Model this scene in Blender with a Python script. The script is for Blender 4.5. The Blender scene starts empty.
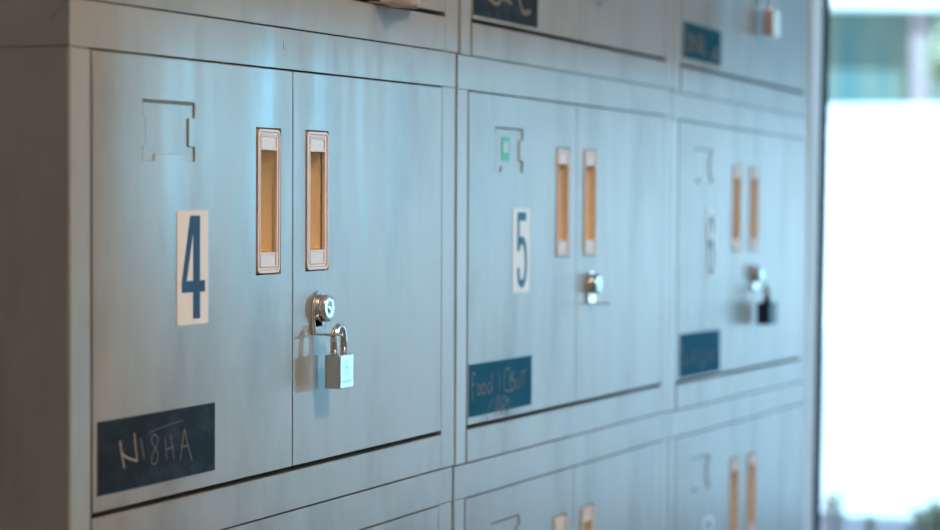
import bpy, bmesh, math, random
from mathutils import Vector, Matrix
random.seed(4)
C = bpy.context.scene.collection
SC = bpy.context.scene
PI = math.pi

# ------------------------------------------------------------------ camera
Z0 = 0.50                                   # height of the bottom of the middle row
F_PX = 2744.3
YAW, PITCH, ROLL = math.radians(70.7275), math.radians(-1.5536), math.radians(0.1985)
CAM = Vector((-1.8770, -0.9801, 0.2935 + Z0))
fwd = Vector((math.sin(YAW)*math.cos(PITCH), math.cos(YAW)*math.cos(PITCH), math.sin(PITCH)))
r0 = Vector((math.cos(YAW), -math.sin(YAW), 0)); u0 = r0.cross(fwd)
rgt = r0*math.cos(ROLL) + u0*math.sin(ROLL); upv = -r0*math.sin(ROLL) + u0*math.cos(ROLL)
cd = bpy.data.cameras.new('camera'); cam = bpy.data.objects.new('camera', cd); C.objects.link(cam)
M = Matrix((rgt, upv, -fwd)).transposed().to_4x4(); M.translation = CAM
cam.matrix_world = M
cd.sensor_width = 36; cd.sensor_fit = 'HORIZONTAL'; cd.lens = F_PX/940*36
cd.clip_start = 0.05; cd.clip_end = 200
cd.dof.use_dof = True
cd.dof.focus_distance = (Vector((0.46, -0.02, Z0+0.15)) - CAM).dot(fwd)
cd.dof.aperture_fstop = 5.4
SC.camera = cam
def px_ray(x, y):
    return (fwd*F_PX + rgt*(x-470) + upv*(265-y)).normalized()
def at_x(x, y, X):
    d = px_ray(x, y); return CAM + d*((X-CAM.x)/d.x)
def at_z(x, y, Z):
    d = px_ray(x, y); return CAM + d*((Z-CAM.z)/d.z)

# ------------------------------------------------------------------ world, sun, lights, exposure
w = bpy.data.worlds.new('sky'); SC.world = w; w.use_nodes = True
nt = w.node_tree; bg = nt.nodes['Background']
sky = nt.nodes.new('ShaderNodeTexSky'); sky.sky_type = 'NISHITA'; sky.sun_disc = False
sky.sun_elevation = math.radians(50); sky.sun_rotation = math.radians(250)
nt.links.new(sky.outputs[0], bg.inputs['Color']); bg.inputs['Strength'].default_value = 0.26
def light(name, kind, loc, energy, color, direction=None, **kw):
    l = bpy.data.lights.new(name, kind); l.energy = energy; l.color = color
    for k, v in kw.items(): setattr(l, k, v)
    o = bpy.data.objects.new(name, l); C.objects.link(o); o.location = loc
    if direction is not None: o.rotation_euler = Vector(direction).to_track_quat('-Z', 'Y').to_euler()
    return o
light('sun', 'SUN', (-5, -5, 20), 10.0, (0.48, 0.78, 0.98), (0.75, 0.35, -0.85), angle=math.radians(0.6))
# low glare off the bright yard, far outside, shining in through the long window
light('yard_glare', 'AREA', (10.6, -6.9, 1.08), 455, (0.21, 0.69, 1.0), (-10.1, 6.9, -0.46), shape='RECTANGLE', size=0.62, size_y=0.26)
# warm ceiling bulb of the room
light('ceiling_bulb', 'POINT', (0.02, -1.80, Z0+1.93), 92, (1.0, 0.66, 0.40), shadow_soft_size=0.045)
SC.view_settings.view_transform = 'Standard'; SC.view_settings.look = 'None'
SC.view_settings.exposure = 0.0; SC.view_settings.gamma = 1.0
SC.view_settings.use_curve_mapping = False

# ------------------------------------------------------------------ materials
def mat(name, col, rough=0.5, metal=0.0, ior=1.5, bump=None, mottle=None):
    m = bpy.data.materials.new(name); m.use_nodes = True; n = m.node_tree.nodes; L = m.node_tree.links
    b = n['Principled BSDF']; b.inputs['Base Color'].default_value = (*col, 1)
    b.inputs['Roughness'].default_value = rough; b.inputs['Metallic'].default_value = metal
    b.inputs['IOR'].default_value = ior
    tc = n.new('ShaderNodeTexCoord')
    def noise(scale3, detail=3, rgh=0.5):
        mp = n.new('ShaderNodeMapping'); mp.inputs['Scale'].default_value = scale3
        L.new(tc.outputs['Object'], mp.inputs['Vector'])
        t = n.new('ShaderNodeTexNoise'); t.inputs['Scale'].default_value = 1
        t.inputs['Detail'].default_value = detail; t.inputs['Roughness'].default_value = rgh
        L.new(mp.outputs[0], t.inputs['Vector']); return t
    if mottle:
        t = noise(mottle[0], 4, 0.6); mx = n.new('ShaderNodeMix'); mx.data_type = 'RGBA'
        mx.inputs['A'].default_value = (*col, 1); mx.inputs['B'].default_value = (*mottle[1], 1)
        cr = n.new('ShaderNodeValToRGB'); cr.color_ramp.elements[0].position = mottle[2]; cr.color_ramp.elements[1].position = mottle[3]
        L.new(t.outputs['Fac'], cr.inputs[0]); L.new(cr.outputs[0], mx.inputs['Factor'])
        L.new(mx.outputs['Result'], b.inputs['Base Color'])
    prev = None
    for (sc3, dist, det) in (bump or []):
        t = noise(sc3, det); bp = n.new('ShaderNodeBump'); bp.inputs['Distance'].default_value = dist
        bp.inputs['Strength'].default_value = 1.0
        L.new(t.outputs['Fac'], bp.inputs['Height'])
        if prev: L.new(prev.outputs[0], bp.inputs['Normal'])
        prev = bp
    if prev: L.new(prev.outputs[0], b.inputs['Normal'])
    return m
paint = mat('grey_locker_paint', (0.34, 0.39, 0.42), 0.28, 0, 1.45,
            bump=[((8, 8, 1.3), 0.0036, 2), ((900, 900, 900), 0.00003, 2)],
            mottle=((9, 9, 3.5), (0.235, 0.245, 0.25), 0.46, 0.74))  # darker mottle puts the smudgy reflections on the steel into its colour
# door sheet: same paint, pressed slightly outwards from its hinge edge
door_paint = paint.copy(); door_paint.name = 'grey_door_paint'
n_ = door_paint.node_tree.nodes; l_ = door_paint.node_tree.links
tc_ = [q for q in n_ if q.type == 'TEX_COORD'][0]; sx_ = n_.new('ShaderNodeSeparateXYZ'); l_.new(tc_.outputs['Object'], sx_.inputs[0])
mr_ = n_.new('ShaderNodeMapRange'); mr_.interpolation_type = 'SMOOTHSTEP'; mr_.inputs['From Min'].default_value = 0.11; mr_.inputs['From Max'].default_value = 0.27
l_.new(sx_.outputs['X'], mr_.inputs['Value'])
bp_ = n_.new('ShaderNodeBump'); bp_.inputs['Distance'].default_value = 0.0013; bp_.inputs['Strength'].default_value = 1.0
last_ = [q for q in n_ if q.type == 'BUMP' and q.outputs[0].links and q.outputs[0].links[0].to_node.type == 'BSDF_PRINCIPLED'][0]
l_.new(mr_.outputs[0], bp_.inputs['Height']); l_.new(last_.outputs[0], bp_.inputs['Normal'])
l_.new(bp_.outputs[0], n_['Principled BSDF'].inputs['Normal'])
fold = mat('sheet_metal_fold', (0.16, 0.10, 0.08), 0.7)
cream = mat('cream_plastic', (0.80, 0.60, 0.48), 0.4)
tan = mat('tan_lit_plastic', (0.95, 0.78, 0.55), 0.5)  # handle plastic with the cup's warm interreflection put into its colour
sticker_m = mat('white_vinyl_sticker', (0.95, 0.93, 0.92), 0.5)
digit_m = mat('blue_vinyl_digit', (0.006, 0.06, 0.19), 0.55, 0, 1.35)
board_m = mat('slate_label_sheet', (0.014, 0.026, 0.045), 0.6, 0, 1.15, mottle=((30, 30, 60), (0.03, 0.055, 0.09), 0.45, 0.7))
digit_t = mat('cyan_cast_digit', (0.003, 0.17, 0.33), 0.6, 0, 1.35)  # blue digit with the cyan cast of the blurred columns put into its colour
board_t = mat('blue_label_sheet', (0.004, 0.10, 0.20), 0.7, 0, 1.15, mottle=((30, 30, 60), (0.006, 0.13, 0.24), 0.45, 0.7))
chalk_m = mat('chalk', (0.19, 0.20, 0.20), 0.9)
chalk_d = mat('faint_chalk', (0.26, 0.27, 0.32), 0.9)
chalk_w = mat('bright_chalk', (0.50, 0.45, 0.45), 0.9)
chrome = mat('chrome', (0.78, 0.80, 0.82), 0.13, 1.0)
brushed = mat('brushed_steel', (0.72, 0.74, 0.76), 0.24, 1.0, bump=[((400, 400, 20), 0.00003, 2)])
engrave = mat('engraved_steel', (0.42, 0.48, 0.54), 0.45, 1.0)
navy = mat('navy_padlock_cover', (0.006, 0.010, 0.05), 0.5)
brass = mat('rosy_brass', (0.88, 0.60, 0.52), 0.30, 1.0)
green_m = mat('green_card', (0.04, 0.50, 0.26), 0.5)
card_m = mat('pale_card', (0.62, 0.72, 0.70), 0.5)
cloth_m = mat('white_cloth', (0.96, 0.95, 0.97), 0.8, bump=[((90, 90, 60), 0.002, 3)])

n_ = cloth_m.node_tree.nodes; l_ = cloth_m.node_tree.links
t_ = n_.new('ShaderNodeBsdfTranslucent'); t_.inputs['Color'].default_value = (0.95, 0.88, 0.86, 1); m_ = n_.new('ShaderNodeMixShader'); m_.inputs[0].default_value = 0.35
l_.new(n_['Principled BSDF'].outputs[0], m_.inputs[1]); l_.new(t_.outputs[0], m_.inputs[2]); l_.new(m_.outputs[0], n_['Material Output'].inputs['Surface'])

# ------------------------------------------------------------------ mesh helpers
def new_obj(name, bm, mats, parent=None, bevel=0, segs=2, smooth=False):
    me = bpy.data.meshes.new(name); bmesh.ops.recalc_face_normals(bm, faces=bm.faces)
    bm.to_mesh(me); bm.free()
    for m in (mats if isinstance(mats, (list, tuple)) else [mats]): me.materials.append(m)
    if smooth:
        for p in me.polygons: p.use_smooth = True
        if smooth == 'sharp': me.set_sharp_from_angle(angle=math.radians(25))
    o = bpy.data.objects.new(name, me); C.objects.link(o)
    if parent: o.parent = parent
    if bevel:
        b = o.modifiers.new('bevel', 'BEVEL'); b.width = bevel; b.segments = segs; b.limit_method = 'ANGLE'
        b.angle_limit = math.radians(40); b.harden_normals = False
    return o
def box(bm, x0, x1, y0, y1, z0, z1, mi=0):
    v = [bm.verts.new((x, y, z)) for x in (x0, x1) for y in (y0, y1) for z in (z0, z1)]
    for f in ((0,1,3,2),(4,6,7,5),(0,4,5,1),(2,3,7,6),(0,2,6,4),(1,5,7,3)):
        fc = bm.faces.new([v[i] for i in f]); fc.material_index = mi
def prism(bm, pts, axis, a0, a1, mi=0):
    """closed polygon pts extruded along axis ('z': pts are x,y ; 'y': pts are x,z)"""
    def P(p, a): return (p[0], p[1], a) if axis == 'z' else (p[0], a, p[1])
    A = [bm.verts.new(P(p, a0)) for p in pts]; B = [bm.verts.new(P(p, a1)) for p in pts]
    n = len(pts)
    for f in [A, B[::-1]] + [[A[i], A[(i+1) % n], B[(i+1) % n], B[i]] for i in range(n)]:
        fc = bm.faces.new(f); fc.material_index = mi
def rrect(x0, x1, z0, z1, r, k=5):
    out = []
    for cx, cz, a in ((x1-r, z1-r, 0), (x0+r, z1-r, 90), (x0+r, z0+r, 180), (x1-r, z0+r, 270)):
        for i in range(k+1):
            t = math.radians(a + 90*i/k); out.append((cx+r*math.cos(t), cz+r*math.sin(t)))
    return out
def ring(bm, outer, inner, y0, y1, mi=0):
    n = len(outer)
    V = [[bm.verts.new((p[0], y, p[1])) for p in loop] for loop in (outer, inner) for y in (y0, y1)]
    of, ob, nf, nb = V
    for i in range(n):
        j = (i+1) % n
        for f in ([of[i], of[j], nf[j], nf[i]], [ob[j], ob[i], nb[i], nb[j]], [of[j], of[i], ob[i], ob[j]], [nf[i], nf[j], nb[j], nb[i]]):
            fc = bm.faces.new(f); fc.material_index = mi
def grid_solid(bm, xs, zs, void, y0, y1):
    """rectilinear plate with voids: void(i,j) tells whether a cell is open"""
    V = {}
    def v(i, j, k):
        if (i, j, k) not in V: V[i, j, k] = bm.verts.new((xs[i], (y0, y1)[k], zs[j]))
        return V[i, j, k]
    nx, nz = len(xs)-1, len(zs)-1
    solid = lambda i, j: 0 <= i < nx and 0 <= j < nz and not void(i, j)
    for i in range(nx):
        for j in range(nz):
            if not solid(i, j): continue
            for k in (0, 1): bm.faces.new([v(i,j,k), v(i+1,j,k), v(i+1,j+1,k), v(i,j+1,k)])
            if not solid(i-1, j): bm.faces.new([v(i,j,0), v(i,j,1), v(i,j+1,1), v(i,j+1,0)])
            if not solid(i+1, j): bm.faces.new([v(i+1,j,0), v(i+1,j,1), v(i+1,j+1,1), v(i+1,j+1,0)])
            if not solid(i, j-1): bm.faces.new([v(i,j,0), v(i,j,1), v(i+1,j,1), v(i+1,j,0)])
            if not solid(i, j+1): bm.faces.new([v(i,j+1,0), v(i,j+1,1), v(i+1,j+1,1), v(i+1,j+1,0)])
def ribbon(bm, pts, wd, y, th, mi):
    """flat stroke of width wd following pts (x,z), lying at depth y"""
    n = len(pts); L = []; 
    for i, p in enumerate(pts):
        a = pts[max(0, i-1)]; b = pts[min(n-1, i+1)]
        t = Vector((b[0]-a[0], b[1]-a[1])); t = t.normalized() if t.length > 0 else Vector((1, 0))
        q = Vector((-t.y, t.x))*wd/2; L.append(((p[0]+q.x, p[1]+q.y), (p[0]-q.x, p[1]-q.y)))
    rows = [[bm.verts.new((l[0][0], yy, l[0][1])) for l in L] for yy in (y-th, y)] + [[bm.verts.new((l[1][0], yy, l[1][1])) for l in L] for yy in (y-th, y)]
    a0, a1, b0, b1 = rows
    for i in range(n-1):
        for f in ([a0[i], a0[i+1], b0[i+1], b0[i]], [a1[i], a1[i+1], b1[i+1], b1[i]], [a0[i], a0[i+1], a1[i+1], a1[i]], [b0[i], b0[i+1], b1[i+1], b1[i]]):
            bm.faces.new(f).material_index = mi
    for i in (0, n-1): bm.faces.new([a0[i], a1[i], b1[i], b0[i]]).material_index = mi
def smooth_pts(pts, k=6):
    out = []
    P = [pts[0]] + list(pts) + [pts[-1]]
    for i in range(1, len(P)-2):
        p0, p1, p2, p3 = P[i-1], P[i], P[i+1], P[i+2]
        for s in range(k):
            t = s/k
            out.append(tuple(0.5*((2*p1[a]) + (-p0[a]+p2[a])*t + (2*p0[a]-5*p1[a]+4*p2[a]-p3[a])*t*t + (-p0[a]+3*p1[a]-3*p2[a]+p3[a])*t**3) for a in (0, 1)))
    out.append(pts[-1]); return out
def tube(bm, pts, r, n=14, mi=0):
    pts = [Vector(p) for p in pts]; rings = []
    ref = None
    for i, p in enumerate(pts):
        t = (pts[min(i+1, len(pts)-1)] - pts[max(i-1, 0)]).normalized()
        if ref is None: ref = t.orthogonal().normalized()
        ref = (ref - t*ref.dot(t)).normalized(); b = t.cross(ref)
        rings.append([bm.verts.new(p + (ref*math.cos(2*PI*k/n) + b*math.sin(2*PI*k/n))*r) for k in range(n)])
    for A, B in zip(rings, rings[1:]):
        for k in range(n):
            f = bm.faces.new([A[k], A[(k+1) % n], B[(k+1) % n], B[k]]); f.smooth = True; f.material_index = mi
    bm.faces.new(rings[0]).material_index = mi; bm.faces.new(rings[-1][::-1]).material_index = mi
def lathe_y(bm, cx, cz, prof, n=32, mi=0):
    """profile [(r, y)...] turned about the y axis through (cx, cz)"""
    R = [[bm.verts.new((cx+r*math.cos(2*PI*k/n), y, cz+r*math.sin(2*PI*k/n))) for k in range(n)] for r, y in prof]
    for A, B in zip(R, R[1:]):
        for k in range(n):
            f = bm.faces.new([A[k], A[(k+1) % n], B[(k+1) % n], B[k]]); f.material_index = mi; f.smooth = True
    bm.faces.new(R[0]).material_index = mi; bm.faces.new(R[-1][::-1]).material_index = mi
def empty(name, label, cat, group=None, loc=(0, 0, 0)):
    o = bpy.data.objects.new(name, None); C.objects.link(o); o.location = loc; o.empty_display_size = 0.05
    o['label'] = label; o['category'] = cat
    if group: o['group'] = group
    return o
def tag(o, label, cat, group=None):
    o['label'] = label; o['category'] = cat
    if group: o['group'] = group
    return o
def structure(o): o['kind'] = 'structure'; return o
mm = 0.001

# ------------------------------------------------------------------ the room
plaster = mat('pale_plaster', (0.60, 0.64, 0.66), 0.85, bump=[((30, 30, 30), 0.001, 4)])
reveal_m = mat('white_reveal', (0.80, 0.80, 0.86), 0.5)
dark_frame = mat('dark_teal_frame', (0.005, 0.05, 0.09), 0.85, 0, 1.2)
tile = mat('grey_floor', (0.22, 0.21, 0.20), 0.4, mottle=((3, 3, 3), (0.17, 0.16, 0.15), 0.4, 0.7))
def room_box(name, *a, m=plaster):
    bm = bmesh.new(); box(bm, *a); return structure(new_obj(name, bm, m))
X_R, X_L, Y_B, Y_F, CEIL = 2.66, -3.6, 0.46, -3.4, 2.6
WT = 0.08                                   # thickness of the wall with the windows
room_box('floor', X_L-.1, X_R+WT, Y_F-.1, Y_B+.1, -0.1, 0.0, m=tile)
room_box('ceiling', X_L-.1, X_R+WT, Y_F-.1, Y_B+.1, CEIL, CEIL+.1)
room_box('wall_back', X_L-.1, X_R+WT, Y_B, Y_B+.1, 0, CEIL)
room_box('wall_front', X_L-.1, X_R+WT, Y_F-.1, Y_F, 0, CEIL)
room_box('wall_left', X_L-.1, X_L, Y_F, Y_B, 0, CEIL, m=mat('pale_blue_plaster', (0.56, 0.68, 0.84), 0.85))  # unseen wall, tinted blue to cool the bounce on the locker side
W1 = (-1.70, 0.003); YM, HEAD = -0.54, 0.985   # open part beside the lockers, added blind from YM on                         # big window beside the lockers
lean = -0.0125                              # the jamb is slightly out of plumb
def yj(z, off=0.0): return W1[1] + off + lean*(z - Z0 - 0.28)
bm = bmesh.new()                            # wall with both openings, one mesh
v = []
for z in (0, CEIL):
    for x in (X_R, X_R+WT):
        v.append(bm.verts.new((x, yj(z), z))); v.append(bm.verts.new((x, Y_B, z)))
for f in ((0,1,3,2),(4,6,7,5),(0,4,5,1),(2,3,7,6),(0,2,6,4),(1,5,7,3)): bm.faces.new([v[i] for i in f])
box(bm, X_R, X_R+WT, Y_F, W1[0], 0, CEIL)
box(bm, X_R, X_R+WT, W1[0], yj(CEIL)-0.0005, 2.25, CEIL)
wr = structure(new_obj('wall_right', bm, reveal_m))
# glass
gm = bpy.data.materials.new('window_glass'); gm.use_nodes = True; n = gm.node_tree.nodes; L = gm.node_tree.links
n.remove(n['Principled BSDF']); tr = n.new('ShaderNodeBsdfTransparent'); gl = n.new('ShaderNodeBsdfGlossy'); gl.inputs['Roughness'].default_value = 0.01
tr.inputs['Color'].default_value = (0.93, 0.99, 1.0, 1)
fr = n.new('ShaderNodeFresnel'); fr.inputs['IOR'].default_value = 1.25; ms = n.new('ShaderNodeMixShader')
L.new(fr.outputs[0], ms.inputs[0]); L.new(tr.outputs[0], ms.inputs[1]); L.new(gl.outputs[0], ms.inputs[2])
L.new(ms.outputs[0], n['Material Output'].inputs['Surface'])
FX = X_R + WT
bm = bmesh.new()                            # dark frame of window 1, jamb leaning like the reveal
v = []
for z in (0, 2.25):
    for x in (FX, FX+0.035):
        v.append(bm.verts.new((x, yj(z, -0.005), z))); v.append(bm.verts.new((x, yj(z, 0.02), z)))
for f in ((0,1,3,2),(4,6,7,5),(0,4,5,1),(2,3,7,6),(0,2,6,4),(1,5,7,3)): bm.faces.new([v[i] for i in f])
box(bm, FX, FX+.035, W1[0]-.02, W1[0]+.012, 0, 2.25)
box(bm, FX, FX+.035, W1[0]+.012, yj(2.25)-.01, 2.22, 2.25)
box(bm, FX, FX+.035, W1[0]+.012, yj(0)-.004, 0, 0.03)
wf = structure(new_obj('window_1', bm, dark_frame))
bm = bmesh.new(); box(bm, FX+.029, FX+.033, W1[0]+.005, yj(2.25)-.004, 0.02, 2.235)
new_obj('window_pane', bm, gm, wf)
# unseen translucent blind, added to cut the glare and glow blue in top-row reflections
blind_m = bpy.data.materials.new('pale_blind_fabric'); blind_m.use_nodes = True; n = blind_m.node_tree.nodes; L = blind_m.node_tree.links
n['Principled BSDF'].inputs['Base Color'].default_value = (0.62, 0.66, 0.70, 1); n['Principled BSDF'].inputs['Roughness'].default_value = 0.9
t_ = n.new('ShaderNodeBsdfTranslucent'); t_.inputs['Color'].default_value = (0.75, 0.82, 0.88, 1); m_ = n.new('ShaderNodeMixShader'); m_.inputs[0].default_value = 0.28
L.new(n['Principled BSDF'].outputs[0], m_.inputs[1]); L.new(t_.outputs[0], m_.inputs[2]); L.new(m_.outputs[0], n['Material Output'].inputs['Surface'])
blind = empty('added_blind', 'pale blind added unseen over the window to cut and diffuse glare', 'blind', loc=(X_R+.045, (W1[0]+YM)/2, 2.25))
bw = (YM-W1[0])/2 - .002
bm = bmesh.new(); v = [bm.verts.new((.0, s_*bw, z)) for s_, z in ((-1, -.0), (1, -.0), (1, HEAD-2.25), (-1, HEAD-2.25))]; bm.faces.new(v)
new_obj('fabric', bm, blind_m, blind)
bm = bmesh.new(); box(bm, -.006, .006, -bw, bw, HEAD-2.25-.014, HEAD-2.25+.006); new_obj('bottom_bar', bm, mat('white_bar', (.7, .7, .7), .5), blind)
bm = bmesh.new(); tube(bm, [(0, -bw, -.028), (0, bw, -.028)], .022, 16); new_obj('roller', bm, blind_m, blind)

# ------------------------------------------------------------------ outside
white_ground = mat('sunlit_concrete', (0.80, 0.80, 0.78), 0.8, mottle=((.6, .6, .6), (0.70, 0.71, 0.70), 0.4, 0.7))
white_wall = mat('white_garden_wall', (0.84, 0.84, 0.83), 0.8)
bm = bmesh.new(); box(bm, FX+0.06, 70, -30, 40, -0.15, -0.05); structure(new_obj('ground', bm, white_ground))
a = at_x(880, 105, 15.0)
bm = bmesh.new(); box(bm, 15, 15.25, -16, 14, -0.05, a.z-.05); box(bm, 14.96, 15.29, -16, 14, a.z-.05, a.z)
tag(new_obj('garden_wall', bm, white_wall), 'long low white garden wall beyond the sunlit yard outside the window', 'wall')
# pavilion behind the wall
pav = empty('pavilion', 'white roofed shelter with a pale post behind the garden wall', 'building', loc=(30, 0, -0.05))
def lpt(x, y, X):
    p = at_x(x, y, X); return p
pA = lpt(835, 17, 30); pB = lpt(918, 8, 28)
bm = bmesh.new()                            # roof slab, its near edge running slightly towards us
y0, y1 = pA.y+6, pB.y-1.2
def roofz(y): return pA.z + (pB.z-pA.z)*(y-pA.y)/(pB.y-pA.y)
v = []
for (X, yy) in ((-2, y0), (-2, y1), (3.5, y0), (3.5, y1)):
    for dz in (0, 0.55): v.append(bm.verts.new((X, yy, roofz(yy)+0.05+dz)))
for f in ((0,1,3,2),(4,6,7,5),(0,2,6,4),(1,5,7,3),(0,4,5,1),(2,3,7,6)): bm.faces.new([v[i] for i in f])
lav = mat('lavender_white_paint', (0.36, 0.27, 0.28), 0.7)
new_obj('roof', bm, white_wall, pav)
p = lpt(920, 60, 28.3)
for yy in (p.y, p.y+4.6, ):
    bm = bmesh.new(); box(bm, -1.75, -1.60, yy-.09, yy+.09, 0, roofz(yy)+0.05); new_obj('post', bm, lav, pav)
bm = bmesh.new(); box(bm, -1.42, -1.3, y1+.02, y0-.3, 0, 3.1); new_obj('rear_wall', bm, mat('teal_banded_wall', (0.08, 0.16, 0.16), 0.8, mottle=((.1, 2.6, .35), (0.21, 0.23, 0.17), 0.38, 0.62)), pav)

shed = empty('added_shed', 'brown timber shed, unseen, added so the left doors reflect something dark', 'shed', loc=(9.0, -4.25, -0.05))  # added out of view for its brown reflection in the left doors
wood = mat('brown_boards', (0.20, 0.10, 0.05), 0.8, mottle=((1, 7, .3), (0.13, 0.07, 0.04), .4, .6))
bm = bmesh.new(); box(bm, -.5, 1.2, -.60, .64, 0, 2.3); new_obj('wall', bm, wood, shed)
bm = bmesh.new(); prism(bm, [(-.62, 2.3), (1.32, 2.3), (1.32, 2.36), (.35, 2.75), (-.62, 2.36)], 'y', -.68, .72); new_obj('roof', bm, mat('shed_roof', (0.10, 0.07, 0.06), 0.8), shed)
bm = bmesh.new(); box(bm, -.52, -.5, -.28, .32, 0.05, 1.9); new_obj('door', bm, wood, shed)
lawn_m = mat('lawn', (0.07, 0.075, 0.035), 0.9, mottle=((4, 4, 4), (0.05, 0.06, 0.03), .4, .6), bump=[((60, 60, 60), .01, 3)])
bm = bmesh.new(); LA = [(3.0, -1.35), (14.9, -6.75), (14.9, -12.0), (3.0, -6.0)]; prism(bm, LA, 'z', -.05, -.035)
structure(new_obj('lawn', bm, lawn_m))  # dark ground added out of view to dim what the left doors reflect
backdrop_house = empty('backdrop_house', 'tall dark grey building added out of view as a backdrop for reflections', 'building', loc=(38, 0, -0.05))  # added dark backdrop that keeps bright sky out of the top-row reflections
bm = bmesh.new(); box(bm, 0, 6, -34, 24, 0, 9); new_obj('wall', bm, mat('dark_house_render', (0.07, 0.09, 0.10), 0.8), backdrop_house)
bm = bmesh.new(); box(bm, -.5, 6.5, -34.5, 24.5, 9, 9.4); new_obj('roof', bm, mat('roof_slab', (0.15, 0.15, 0.15), 0.8), backdrop_house)

def foliage(bm, c, rad, n, size, squash=1.0):
    for _ in range(n):
        d = Vector((random.gauss(0, 1), random.gauss(0, 1), random.gauss(0, 1))).normalized()*(random.random()**0.4)
        p = Vector(c) + Vector((d.x*rad, d.y*rad, d.z*rad*squash))
        a = Vector((random.gauss(0, 1), random.gauss(0, 1), random.gauss(0, 1))).normalized(); b = a.orthogonal().normalized()
        s = size*random.uniform(.6, 1.3)
        bm.faces.new([bm.verts.new(p+a*s), bm.verts.new(p+b*s*.45), bm.verts.new(p-a*s), bm.verts.new(p-b*s*.45)])
leafs = [mat('green_leaf', (0.09, 0.30, 0.10), 0.6), mat('bright_leaf', (0.50, 0.52, 0.34), 0.6), mat('blue_green_leaf', (0.05, 0.20, 0.17), 0.6)]
bark = mat('bark', (0.12, 0.09, 0.07), 0.9)
def tree(name, label, X, px, py, rad, n, size, lm, trunk=True, squash=1.0, group=None, cat='tree', base_z=-0.05):
    p = at_x(px, py, X)
    t = empty(name, label, cat, group, (p.x, p.y, base_z)); h = p.z - base_z
    bm = bmesh.new(); foliage(bm, (0, 0, h), rad, n, size, squash); new_obj('foliage', bm, lm, t)
    if trunk:
        bm = bmesh.new(); tube(bm, [(0, 0, 0), (0.03, 0.02, h*.5), (0, 0, h)], 0.03+rad*.05, 8); new_obj('trunk', bm, bark, t)
    return t
tree('garden_tree', 'sunlit light green tree right of the shelter post', 22, 964, 55, 0.30, 700, .10, leafs[1])
# things on the yard floor, low in the window
pot_m = mat('grey_pot', (0.40, 0.42, 0.40), 0.7)
def pot_plant(px, X, r, h, ph, lm, label):
    p = at_x(px, 520, X)
    t = empty('potted_plant', label, 'plant', 'potted plants in the yard', (p.x, p.y, -0.05))
    bm = bmesh.new()
    pr = [(r*.7, 0), (r, h*.9), (r*1.08, h*.9), (r*1.08, h), (r*.9, h), (r*.85, h*.85)]
    R = [[bm.verts.new((q*math.cos(2*PI*k/20), q*math.sin(2*PI*k/20), z)) for k in range(20)] for q, z in pr]
    for A, B in zip(R, R[1:]):
        for k in range(20): bm.faces.new([A[k], A[(k+1) % 20], B[(k+1) % 20], B[k]])
    bm.faces.new(R[0]); bm.faces.new(R[-1]); new_obj('pot', bm, pot_m, t)
    bm = bmesh.new(); foliage(bm, (0, 0, h+ph*.45), r*.9, 160, max(.006, r*.25), ph*.5/(r*.9)); new_obj('foliage', bm, lm, t)
pot_plant(833, 4.6, .026, .075, .05, leafs[1], 'potted plant outside the window, nearest the dark window frame')
pot_plant(870, 4.6, .014, .03, .045, leafs[1], 'smallest potted plant outside, middle of the three at the lower edge')
pot_plant(940, 4.6, .080, .05, .06, leafs[1], 'widest potted plant outside, at the lower right corner')

# ------------------------------------------------------------------ lockers
W, H, D = .88, .44, .40
SL, SR, HD, BR = .037, .044, .037, .0385
T = H - HD
MID = SL + (W-SL-SR)/2
COL = [((0, 0, 0), 0.0, 0.0),
       ((0.878800, -0.000964, -0.000901), 0.001097, 0.007014),
       ((1.757688, 0.000552, -0.009394), 0.002092, 0.014392)]
def col_frame(k):
    o, ya, ro = COL[k]
    ex = Vector((math.cos(ya)*math.cos(ro), math.sin(ya)*math.cos(ro), -math.sin(ro)))
    ez = Vector((math.cos(ya)*math.sin(ro), math.sin(ya)*math.sin(ro), math.cos(ro)))
    ey = ez.cross(ex); return Vector(o)+Vector((0, 0, Z0)), ex, ey, ez
DX = {1: (.0098, .0092, .009), 2: (0, 0, 0), 3: (-.007, -.004, .0)}            # each row sits a little to one side of the one below
def unit_matrix(k, row):
    o, ex, ey, ez = col_frame(k)
    p = o + ex*DX[row][k] + ez*((2-row)*H)
    m = Matrix((ex, ey, ez)).transposed().to_4x4(); m.translation = p; return m

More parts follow.
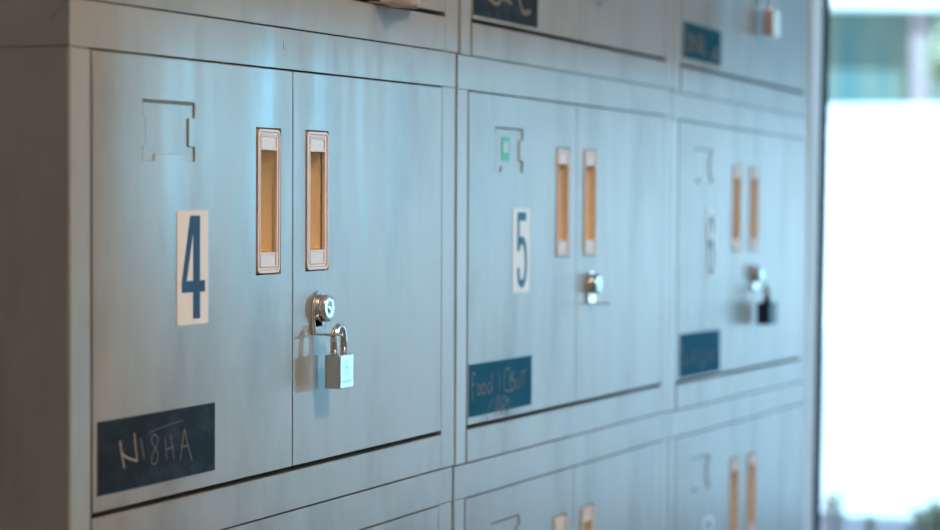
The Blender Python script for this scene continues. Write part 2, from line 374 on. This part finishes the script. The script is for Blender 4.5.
def side_profile(x_out, x_in, s):
    r = .0022; pts = [(x_out, D-.001), (x_out, r)]
    for i in range(1, 4):
        a = PI/2*i/4; pts.append((x_out + s*(r - r*math.cos(a)), r - r*math.sin(a)))
    pts += [(x_out+s*r, 0), (x_in-s*.0006, 0), (x_in, .0006), (x_in, .018), (x_out+s*.0018, .018), (x_out+s*.0018, D-.001)]
    return pts
def make_side(left):
    bm = bmesh.new(); x0, x1, s = (0, SL, 1) if left else (W-.0022, W-SR, -1)
    pr = side_profile(x0, x1, s)
    if left: pr = [(px, py + .0013*max(0, (px-.0022)/(SL-.0022)) if py < .0022 and px > .0022 else py) for px, py in pr]
    prism(bm, pr, 'z', 0.0006, T-.0005)
    return bm
def make_door(left):
    x0, x1 = (SL+.0026, MID-.0022) if left else (MID+.0008, W-SR-.0012)
    z0, z1 = BR+.0022, T-.0014
    bm = bmesh.new()
    if left:
        hx = [.1259, .1315, .1480, .2026, .2129, .2248]; hz = [.3170, .3228, .3292, .3532, .3662]
        pull = (.3525, .4078, .2180, .3486)
        xs = sorted([x0, x1] + hx + [pull[0], pull[1]]); zs = sorted([z0, z1] + hz + [pull[2], pull[3]])
        def void(i, j):
            cx, cz = (xs[i]+xs[i+1])/2, (zs[j]+zs[j+1])/2
            if pull[0] < cx < pull[1] and pull[2] < cz < pull[3]: return True
            if hx[0] < cx < hx[5] and hz[0] < cz < hz[4]:
                if cx < hx[1] and hz[2] < cz < hz[3]: return False
                if cx > hx[4] and hz[2] < cz < hz[3]: return False
                if hx[2] < cx < hx[3] and cz < hz[1]: return False
                return True
            return False
    else:
        pull = (.4662, .5214, .2184, .3486)
        xs = [x0, pull[0], pull[1], x1]; zs = [z0, pull[2], pull[3], z1]
        void = lambda i, j: i == 1 and j == 1
    bl = x0 + .125; add = [x0 + .125*q/8 for q in range(1, 9)]
    base = list(xs); xs[:] = sorted(base + [a for a in add if all(abs(a-b) > .0015 for b in base)])
    grid_solid(bm, xs, zs, void, 0, .016) if left else grid_solid(bm, xs, zs, lambda i, j: pull[0] < (xs[i]+xs[i+1])/2 < pull[1] and j == 1, 0, .016)
    A = .0008 if left else .0004            # the sheet falls away a little towards its hinge side
    for v in bm.verts:
        if v.co.x < bl and v.co.y < .008: v.co.y += A*((bl - v.co.x)/.125)**2
    return bm
def make_pull(cx0, cx1, z0, z1, tilt=0, cd_=.015):
    bm = bmesh.new(); cx, cz = (cx0+cx1)/2, (z0+z1)/2; w_, h_ = cx1-cx0, z1-z0
    def rr(w, h, r): return rrect(-w/2, w/2, -h/2, h/2, r)
    ring(bm, rr(w_, h_, .0055), rr(w_-.0055, h_-.0055, .0035), -.0013, .004)          # outer rim
    ring(bm, rr(w_-.0055, h_-.0055, .0035), rr(w_-.0105, h_-.0105, .002), -.0005, .004)  # step
    iw, ih = w_-.0105, h_-.0105
    ow = .0355/2                                                                       # opening
    oz = .0455
    for s in (-1, 1): box(bm, *(sorted((s*ow, s*iw/2))), -.0009, .004, -ih/2, ih/2)
    for s in (-1, 1):
        a, b = sorted((s*oz, s*ih/2)); box(bm, -ow, ow, -.0004, .004, a, b)
        ring(bm, rrect(-ow, ow, a, b, .001), rrect(-ow+.0018, ow-.0018, a+.0018, b-.0018, .0006), -.0011, -.0003)
    # finger cup
    box(bm, -ow-.001, -ow, .002, cd_, -oz, oz, 1); box(bm, ow, ow+.001, .002, cd_, -oz, oz, 1)
    box(bm, -ow, ow, .002, cd_, oz, oz+.001, 1); box(bm, -ow, ow, .002, cd_, -oz-.001, -oz, 1)
    box(bm, -ow-.001, ow+.001, cd_, cd_+.001, -oz-.001, oz+.001, 1)
    m = Matrix.Rotation(tilt, 4, 'Y'); m.translation = (cx, 0, cz); bmesh.ops.transform(bm, matrix=m, verts=bm.verts)
    return bm
def make_holder_floor(card=None):
    bm = bmesh.new(); dp = .0016; box(bm, .1249, .2258, dp, dp+.0008, .3160, .3672)
    def ramp_z(x0, x1, z0, z1): # slope rising to the door face at z1
        v = [bm.verts.new(q) for q in ((x0, dp, z0), (x0, 0, z1), (x0, dp, z1), (x1, dp, z0), (x1, 0, z1), (x1, dp, z1))]
        for f in ((0,1,2), (5,4,3), (0,3,4,1), (1,4,5,2), (2,5,3,0)): bm.faces.new([v[i] for i in f])
    def ramp_x(x0, x1, z0, z1): # slope rising to the door face at x0
        v = [bm.verts.new(q) for q in ((x1, dp, z0), (x0, 0, z0), (x0, dp, z0), (x1, dp, z1), (x0, 0, z1), (x0, dp, z1))]
        for f in ((0,1,2), (5,4,3), (0,3,4,1), (1,4,5,2), (2,5,3,0)): bm.faces.new([v[i] for i in f])
    ramp_z(.1290, .2247, .3638, .3661); ramp_x(.1260, .1300, .3532, .3640); ramp_x(.1315, .1350, .3292, .3532); ramp_x(.1260, .1300, .3171, .3292)
    if card:
        box(bm, .1515, .1800, .0012, .0020, .3293, .3562, 1); box(bm, .158, .173, .0008, .0012, .338, .350, 2)
    return bm
ST = (.1890, .2510, .1803, .2760)
def digit(bm, ch):
    y = -.0005; th = .0002
    def poly(pts, dy=0): prism(bm, [(a*mm, b*mm) for a, b in pts], 'y', y-th-dy, y, 1)
    def st(pts, wd, k=8): ribbon(bm, [(a*mm, b*mm) for a, b in smooth_pts(pts, k)], wd*mm, y, th, 1)
    if ch == '4':
        poly([(220.2, 185), (233.8, 185), (233.8, 271.7), (220.2, 271.7)])
        poly([(198, 207.4), (220.2, 207.4), (220.2, 217), (198, 217)]); poly([(233.8, 207.4), (243.8, 207.4), (243.8, 217), (233.8, 217)])
        poly([(198, 217), (207.6, 217), (220.2, 258), (220.2, 271.7), (214.5, 271.7)])
    if ch == '5':
        poly([(204.5, 261.5), (236.5, 261.5), (236.5, 271.5), (204.5, 271.5)]); poly([(204.5, 227), (212.5, 228), (212.5, 261.5), (204.5, 261.5)])
        st([(207.5, 229), (213, 236.5), (222, 239.5), (232, 233), (236.5, 213), (232, 195), (221, 189.5), (211.5, 195), (208.5, 208)], 9)
    if ch in '69':
        P = [(235, 247), (231, 262), (221, 267.5), (211, 261), (206.5, 245), (205.5, 226), (206.5, 206), (212, 193), (221, 189), (230, 193), (235.5, 209), (231, 226), (221, 233), (211, 227), (207.5, 218)]
        if ch == '9': P = [(441-a, 456.5-b) for a, b in P]
        st(P, 8.5)
def make_sticker(ch, corner=.0015):
    bm = bmesh.new(); prism(bm, rrect(*ST, corner), 'y', -.0005, 0.0)
    digit(bm, ch); return bm
def make_board(x0, x1, z0, z1, strokes, wd=1.0):
    bm = bmesh.new(); xx = [x0 + (x1-x0)*q/24 for q in range(25)]
    grid_solid(bm, [q*mm for q in xx], [z0*mm, z1*mm], lambda i, j: False, -.0006, 0)
    for mi, w_, pts in strokes:
        ribbon(bm, [(a*mm, b*mm) for a, b in (smooth_pts(pts, 5) if len(pts) > 2 else pts)], w_*wd*mm, -.0006, .00015, mi)
    bl = SL + .001 + .125                    # the label follows the door sheet
    for v in bm.verts:
        if v.co.x < bl: v.co.y += .0008*((bl - v.co.x)/.125)**2
    return bm
NISHA = [(2, 1.9, [(84.5, 94), (88, 82), (91.7, 71.5)]), (2, 1.6, [(86, 84.5), (98, 79), (115.5, 75)]), (2, 1.5, [(109.5, 98), (112, 86), (115.2, 75)]),
         (1, 1.5, [(121, 93), (124, 84), (127.6, 75.5)]),
         (1, 1.1, [(152, 91), (145, 94), (141, 89), (147, 83), (153, 76), (149, 70), (141, 71), (142, 77), (150, 84), (153, 90)]),
         (1, 0.5, [(136, 96), (160, 98.5), (186, 100.5), (200, 101)]),
         (1, 1.1, [(166, 89), (167.5, 80), (169, 71)]), (1, 1.1, [(177, 91.5), (180, 81), (183, 70.5)]), (1, 1.0, [(167, 79), (182, 81)]),
         (1, 1.4, [(203.5, 94), (199, 81), (195, 68.5)]), (1, 1.5, [(203.5, 94), (209, 81), (218, 66.5)]), (1, 1.2, [(196, 79.5), (212, 79)])]
FOOD = [(2, 2.2, [(62, 94), (57, 97), (53, 92), (53.5, 80), (55, 66)]), (2, 1.8, [(51, 83), (62, 85)]),
        (2, 2.2, [(76, 83), (70, 80), (71, 73), (78, 73), (80, 80), (76, 83)]), (2, 2.2, [(93, 83), (86, 81), (86, 73), (94, 73), (97, 79), (93, 83)]),
        (2, 2.2, [(113, 83), (106, 81), (105, 73), (112, 72), (117, 78)]), (2, 2.4, [(119, 95), (118, 84), (118, 72)]),
        (2, 2.0, [(145, 90), (143, 80), (144, 72)]), (2, 2.2, [(178, 94), (166, 95), (160, 84), (162, 72), (176, 70)]),
        (2, 2.6, [(180, 92), (182, 80), (181, 70), (194, 72), (197, 80), (184, 84), (194, 90)]), (2, 2.0, [(204, 82), (205, 73), (214, 73), (215, 84)]),
        (1, 2.0, [(224, 90), (224, 72)]), (1, 2.0, [(218, 88), (240, 90)]), (1, 1.6, [(232, 88), (231, 72)]),
        (1, 2.2, [(108, 59), (103, 50), (101, 42)]), (1, 2.0, [(120, 66), (112, 56)]),
        (2, 2.4, [(128, 40), (134, 54), (140, 67), (146, 54), (150, 44)]), (1, 2.0, [(130, 50), (148, 51)]),
        (2, 2.2, [(154, 44), (154, 62), (166, 64), (168, 56), (156, 52), (170, 46), (176, 36)]), (2, 2.2, [(165, 58), (176, 60), (178, 48), (168, 42)])]
SCRAWL6 = [(1, 2.4, [(64, 88), (80, 72), (74, 60), (92, 66)]), (1, 2.2, [(110, 78), (120, 62), (132, 80), (140, 60)]),
           (1, 2.4, [(160, 82), (172, 66), (168, 54), (190, 60), (196, 78)]), (1, 2.2, [(212, 60), (220, 76), (236, 62), (248, 78)])]
SCRAWLC1 = [(2, 4, [(62, 94), (64, 76), (66, 60)]), (2, 4, [(72, 82), (86, 80), (84, 62), (72, 60)]), (2, 4, [(98, 88), (99, 60)]), (2, 3.6, [(98, 74), (112, 78), (118, 60)]),
            (2, 4, [(128, 60), (132, 84), (146, 84), (148, 60)]), (2, 3.6, [(130, 72), (148, 70)]), (2, 3.6, [(160, 84), (158, 62), (174, 62)]),
            (2, 3.6, [(206, 66), (212, 58), (222, 72)]), (2, 3.8, [(230, 74), (226, 60), (240, 58), (246, 72), (232, 74)])]
CLOUD = [(1, 6, [(70, 78), (95, 84), (120, 74), (150, 80)]), (1, 5, [(92, 66), (118, 62), (140, 70), (170, 66)]), (1, 6, [(160, 74), (190, 78), (210, 60), (238, 62)]),
         (1, 4, [(60, 90), (96, 98), (130, 92), (180, 97), (230, 90)])]
def make_hasp():
    bm = bmesh.new(); cx = .495
    pl = [(.0170*math.cos(a)+cx, .1820+.0170*math.sin(a)) for a in [PI*i/14 for i in range(15)]] + [(cx-.0170, .1640), (cx-.0140, .1592), (cx+.0140, .1592), (cx+.0170, .1640)]
    prism(bm, pl, 'y', -.0022, 0)
    pl2 = [(.0145*math.cos(a)+cx, .1820+.0145*math.sin(a)) for a in [PI*i/14 for i in range(15)]] + [(cx-.0145, .1660), (cx+.0145, .1660)]
    prism(bm, pl2, 'y', -.0030, -.0020)
    # latch tongue folded out from the bottom of the plate, ending in an eye for the shackle
    box(bm, cx-.0125, cx+.0040, -.0030, -.0010, .1590, .1730)
    box(bm, cx-.0135, cx+.0020, -.0142, -.0010, .1584, .1602)
    ex_, ey_, zc = .4860, -.0200, .1593
    n = 24
    lo = [[bm.verts.new((ex_+r*math.cos(2*PI*k/n), ey_+r*math.sin(2*PI*k/n), z)) for k in range(n)] for r in (.0085, .0048) for z in (zc-.0010, zc+.0010)]
    for k in range(n):
        j = (k+1) % n
        for A, B in ((0, 1), (2, 3), (0, 2), (1, 3)):
            bm.faces.new([lo[A][k], lo[A][j], lo[B][j], lo[B][k]])
    return bm
def make_knob():
    bm = bmesh.new(); cx, cz = .495, .1832
    lathe_y(bm, cx, cz, [(.0125, -.0028), (.0128, -.0040), (.0112, -.0046), (.0112, -.0060), (.0126, -.0064), (.0126, -.0112), (.0120, -.0120), (.0052, -.0122), (.0050, -.0120), (.0044, -.0120), (.0042, -.0123), (.0006, -.0123)], 36)
    box(bm, cx-.0004, cx+.0004, -.0125, -.0122, cz-.0028, cz+.0028, 1)
    return bm

def build_locker(root, holder_card=None, digit_ch=None, board=None, hasp=True):
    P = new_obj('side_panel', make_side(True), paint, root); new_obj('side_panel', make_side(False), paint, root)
    bm = bmesh.new(); box(bm, 0, W-.0022, 0, D, T+.0002, H-.0007)
    box(bm, .4128, .4136, -.00015, .0002, .4195, .4280, 1)                     # small seam mark in the header
    v = [bm.verts.new((-.00012, yy, zz)) for yy, zz in ((.0006, H-.0010), (.0012, H-.0010), (.0165, H-.0168), (.0160, H-.0172))]
    bm.faces.new(v).material_index = 1
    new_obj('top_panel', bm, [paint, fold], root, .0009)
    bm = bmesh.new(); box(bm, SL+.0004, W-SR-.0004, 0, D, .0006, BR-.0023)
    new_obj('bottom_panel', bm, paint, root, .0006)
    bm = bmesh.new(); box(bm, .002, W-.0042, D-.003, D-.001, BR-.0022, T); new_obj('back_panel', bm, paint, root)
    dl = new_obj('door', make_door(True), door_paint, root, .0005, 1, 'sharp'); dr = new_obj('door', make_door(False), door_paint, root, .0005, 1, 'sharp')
    new_obj('pull_handle', make_pull(.3540, .4037, .2190, .3476, math.radians(0.5), .024), [cream, tan], dl, .0004, 1)
    new_obj('pull_handle', make_pull(.4670, .5185, .2192, .3477), [cream, tan], dr, .0004, 1)
    new_obj('label_holder', make_holder_floor(holder_card), [paint, green_m, card_m], dl)
    if digit_ch:
        s = new_obj('number_sticker', make_sticker(digit_ch), [sticker_m, digit_m], dl); s['label'] = 'white sticker with a blue number %s' % digit_ch
    if board:
        s = new_obj('name_label', make_board(*board), [board_m, chalk_m, chalk_w], dl); s['label'] = 'dark blue label with chalk handwriting'
    if hasp:
        h = new_obj('hasp', make_hasp(), chrome, dr, .0004, 1); h['label'] = 'chrome hasp plate'
        h = new_obj('lock_knob', make_knob(), [brushed, engrave], dr); h['label'] = 'round chrome lock knob'
G = 'grey steel lockers stacked three rows high'
SPEC = {  # (row, column): label, card, digit, board
 (1, 0): ('grey steel locker at top left with white cloth sticking out under its door', None, None, None),
 (1, 1): ('grey steel locker in the top row above number 5, with a cloudy smudged dark label', None, None, (42, 266, 45, 106, CLOUD)),
 (1, 2): ('grey steel locker above number 6, with rosy padlock and chalked dark label', None, None, (50, 262, 50, 100, SCRAWLC1)),
 (2, 0): ('grey steel locker numbered 4, with steel padlock and chalked dark name label', None, '4', (46.7, 264.5, 53.5, 111.5, NISHA)),
 (2, 1): ('grey steel locker numbered 5, green card in its label holder, no padlock', True, '5', (43, 261, 49, 106, FOOD, 0.72)),
 (2, 2): ('grey steel locker numbered 6 with dark navy padlock, right end of middle row', None, '6', (54, 282, 44, 105, SCRAWL6)),
 (3, 0): ('grey steel locker in the bottom row under number 4', None, None, None),
 (3, 1): ('grey steel locker in the bottom row under number 5', None, None, None),
 (3, 2): ('grey steel locker at the right end of the bottom row, under number 6', None, '9', None),
}
# the first locker is the master; every other locker copies its common parts
master = empty('steel_locker', SPEC[2, 0][0], 'locker', G)
build_locker(master, digit_ch='4', board=SPEC[2, 0][3])
master.matrix_world = unit_matrix(0, 2)
SKIP = {'number_sticker', 'name_label'}
for key, (label, card, ch, board) in SPEC.items():
    if key == (2, 0): continue
    row, k = key
    r = master.copy(); C.objects.link(r); r['label'] = label; r.matrix_world = unit_matrix(k, row)
    first_door = None
    for part in master.children:
        c = part.copy(); C.objects.link(c); c.parent = r
        if part.name.split('.')[0] == 'door' and first_door is None: first_door = c
        for sub in part.children:
            kind = sub.name.split('.')[0]
            if kind in SKIP: continue
            d = sub.copy(); C.objects.link(d); d.parent = c
            if kind == 'label_holder' and card:
                bmm = make_holder_floor(True); me = bpy.data.meshes.new('label_holder'); bmesh.ops.recalc_face_normals(bmm, faces=bmm.faces); bmm.to_mesh(me); bmm.free()
                for mt in (paint, green_m, card_m): me.materials.append(mt)
                d.data = me; d['label'] = 'label holder with a green card'
    if ch:
        s = new_obj('number_sticker', make_sticker(ch, .012 if ch in '69' else .0015), [sticker_m, digit_t], first_door); s['label'] = 'white sticker with a blue number %s' % ch
    if board:
        s = new_obj('name_label', make_board(*board), [board_m if key == (1, 1) else board_t, chalk_m, chalk_d], first_door); s['label'] = 'blue label with chalk handwriting'

# bases under each column, standing on the floor
base_m = mat('dark_grey_base', (0.10, 0.10, 0.10), 0.5)
for k, lab in enumerate(('dark steel base under the left stack of lockers', 'dark steel base under the middle stack of lockers', 'dark steel base under the right stack of lockers')):
    m = unit_matrix(k, 3); bm = bmesh.new(); V = []
    for x in (.004, W-.006):
        for y in (.02, D-.01):
            t = m @ Vector((x, y, -.0002)); V.append(bm.verts.new((t.x, t.y, 0.0))); V.append(bm.verts.new(t))
    for f in ((0,1,3,2),(4,6,7,5),(0,4,5,1),(2,3,7,6),(0,2,6,4),(1,5,7,3)): bm.faces.new([V[i] for i in f])
    tag(new_obj('locker_base', bm, base_m, None, .002), lab, 'base', 'bases under the locker stacks')

# ------------------------------------------------------------------ padlocks
def make_padlock(label, body_m, shackle_m, mtx, marks=True, size=(.4818, .5165, -.0282, -.0122, .1090, .1403)):
    t = empty('padlock', label, 'padlock', 'padlocks hanging on the locker hasps')
    bm = bmesh.new(); prism(bm, rrect(*size[:4], .0026), 'z', *size[4:])
    o = new_obj('body', bm, body_m, t, .0007, 2)
    if marks:
        bm = bmesh.new(); c = (.4992, .1280)
        n = 28; lo = [[(c[0]+r*math.cos(2*PI*i/n), c[1]+r*math.sin(2*PI*i/n)) for i in range(n)] for r in (.0068, .0060)]
        ring(bm, lo[0], lo[1], -.02832, -.0281)
        box(bm, c[0]-.0028, c[0]+.0028, -.02832, -.0281, c[1]-.0005, c[1]+.0006); box(bm, c[0]-.0008, c[0]+.0008, -.02832, -.0281, c[1]-.004, c[1]+.004)
        for i in range(6): box(bm, .4885+i*.0037, .4909+i*.0037, -.02832, -.0281, .1140, .1167)
        g = new_obj('face_engraving', bm, engrave, o)
        bm = bmesh.new(); prism(bm, rrect(.4890, .5095, .1085, .1092, .0003), 'y', -.0240, -.0165)
        new_obj('keyway_plate', bm, engrave, o)
    bm = bmesh.new(); r = .0120; cx = .4980; zz = .1545; yy = -.0202
    pts = [(cx-r, yy, .139)] + [(cx-r, yy, zz)] + [(cx - r*math.cos(PI*i/14), yy, zz + r*math.sin(PI*i/14)) for i in range(1, 14)] + [(cx+r, yy, zz), (cx+r, yy, .139)]
    tube(bm, pts, .0032, 14); s = new_obj('shackle', bm, shackle_m, t); s['label'] = 'bright chrome shackle'
    t.matrix_world = mtx
    return t
make_padlock('steel padlock hanging on the chrome hasp of locker number 4', brushed, chrome, unit_matrix(0, 2))
make_padlock('dark navy padlock hanging on locker number 6', navy, chrome, unit_matrix(2, 2), False, (.4720, .5240, -.0310, -.0100, .1060, .1400))
make_padlock('rosy padlock on the locker above number 6', brass, chrome, unit_matrix(2, 1), False, (.4780, .5180, -.0300, -.0110, .1090, .1480))
make_padlock('steel padlock on the locker above number 5, cut off by the top of the photo', brushed, chrome, unit_matrix(1, 1))

# ------------------------------------------------------------------ cloth poking from the gap under the top left door
bm = bmesh.new(); NU = 28; Vv = []
def prof(u):                                  # how far the cloth bulges out along the gap
    return max(0.0, math.sin(PI*min(1, u*1.02)))**0.55
KEY = [(.006, .0386), (-.0004, .0386), (-.010, .0362), (-.020, .0350), (-.0265, .0372), (-.031, .0440), (-.034, .0540), (-.032, .0640), (-.024, .0720), (-.012, .0740), (-.003, .0720)]
KEY = smooth_pts(KEY, 3)
for i in range(NU+1):
    u = i/NU; p = prof(u); tip = math.exp(-((u-.24)/.17)**2); col = []
    for j, (yy, zz) in enumerate(KEY):
        t = j/(len(KEY)-1)
        out = min(yy, -.0004) if j > 2 else yy
        y_ = out*(.20+.98*p*(.50+.50*tip)) if j > 2 else yy
        y_ -= .0016*math.sin(23*u+7*t)*math.sin(PI*t)*p if j > 3 else 0
        z_ = .0386 + (zz-.0386)*(tip*1.0+.15 if zz < .0386 else (.55+.45*p)) + (.0007*math.sin(19*u+3*t) if j > 4 else 0)
        x_ = .624 + .112*u + (.004*math.sin(6*t+4*u))*math.sin(PI*t) + (.3-u)*.030*max(0, t-.15)
        col.append(bm.verts.new((x_, min(y_, -.0008) if j > 2 else y_, z_)))
    Vv.append(col)
for i in range(NU):
    for j in range(len(KEY)-1): bm.faces.new([Vv[i][j], Vv[i+1][j], Vv[i+1][j+1], Vv[i][j+1]])
co = tag(new_obj('white_cloth', bm, cloth_m, None, smooth=True), 'crumpled white cloth sticking out from the door gap of the top left locker', 'cloth')
co.matrix_world = unit_matrix(0, 1)
sm = co.modifiers.new('thick', 'SOLIDIFY'); sm.thickness = .0008; sb = co.modifiers.new('sub', 'SUBSURF'); sb.levels = 1; sb.render_levels = 1
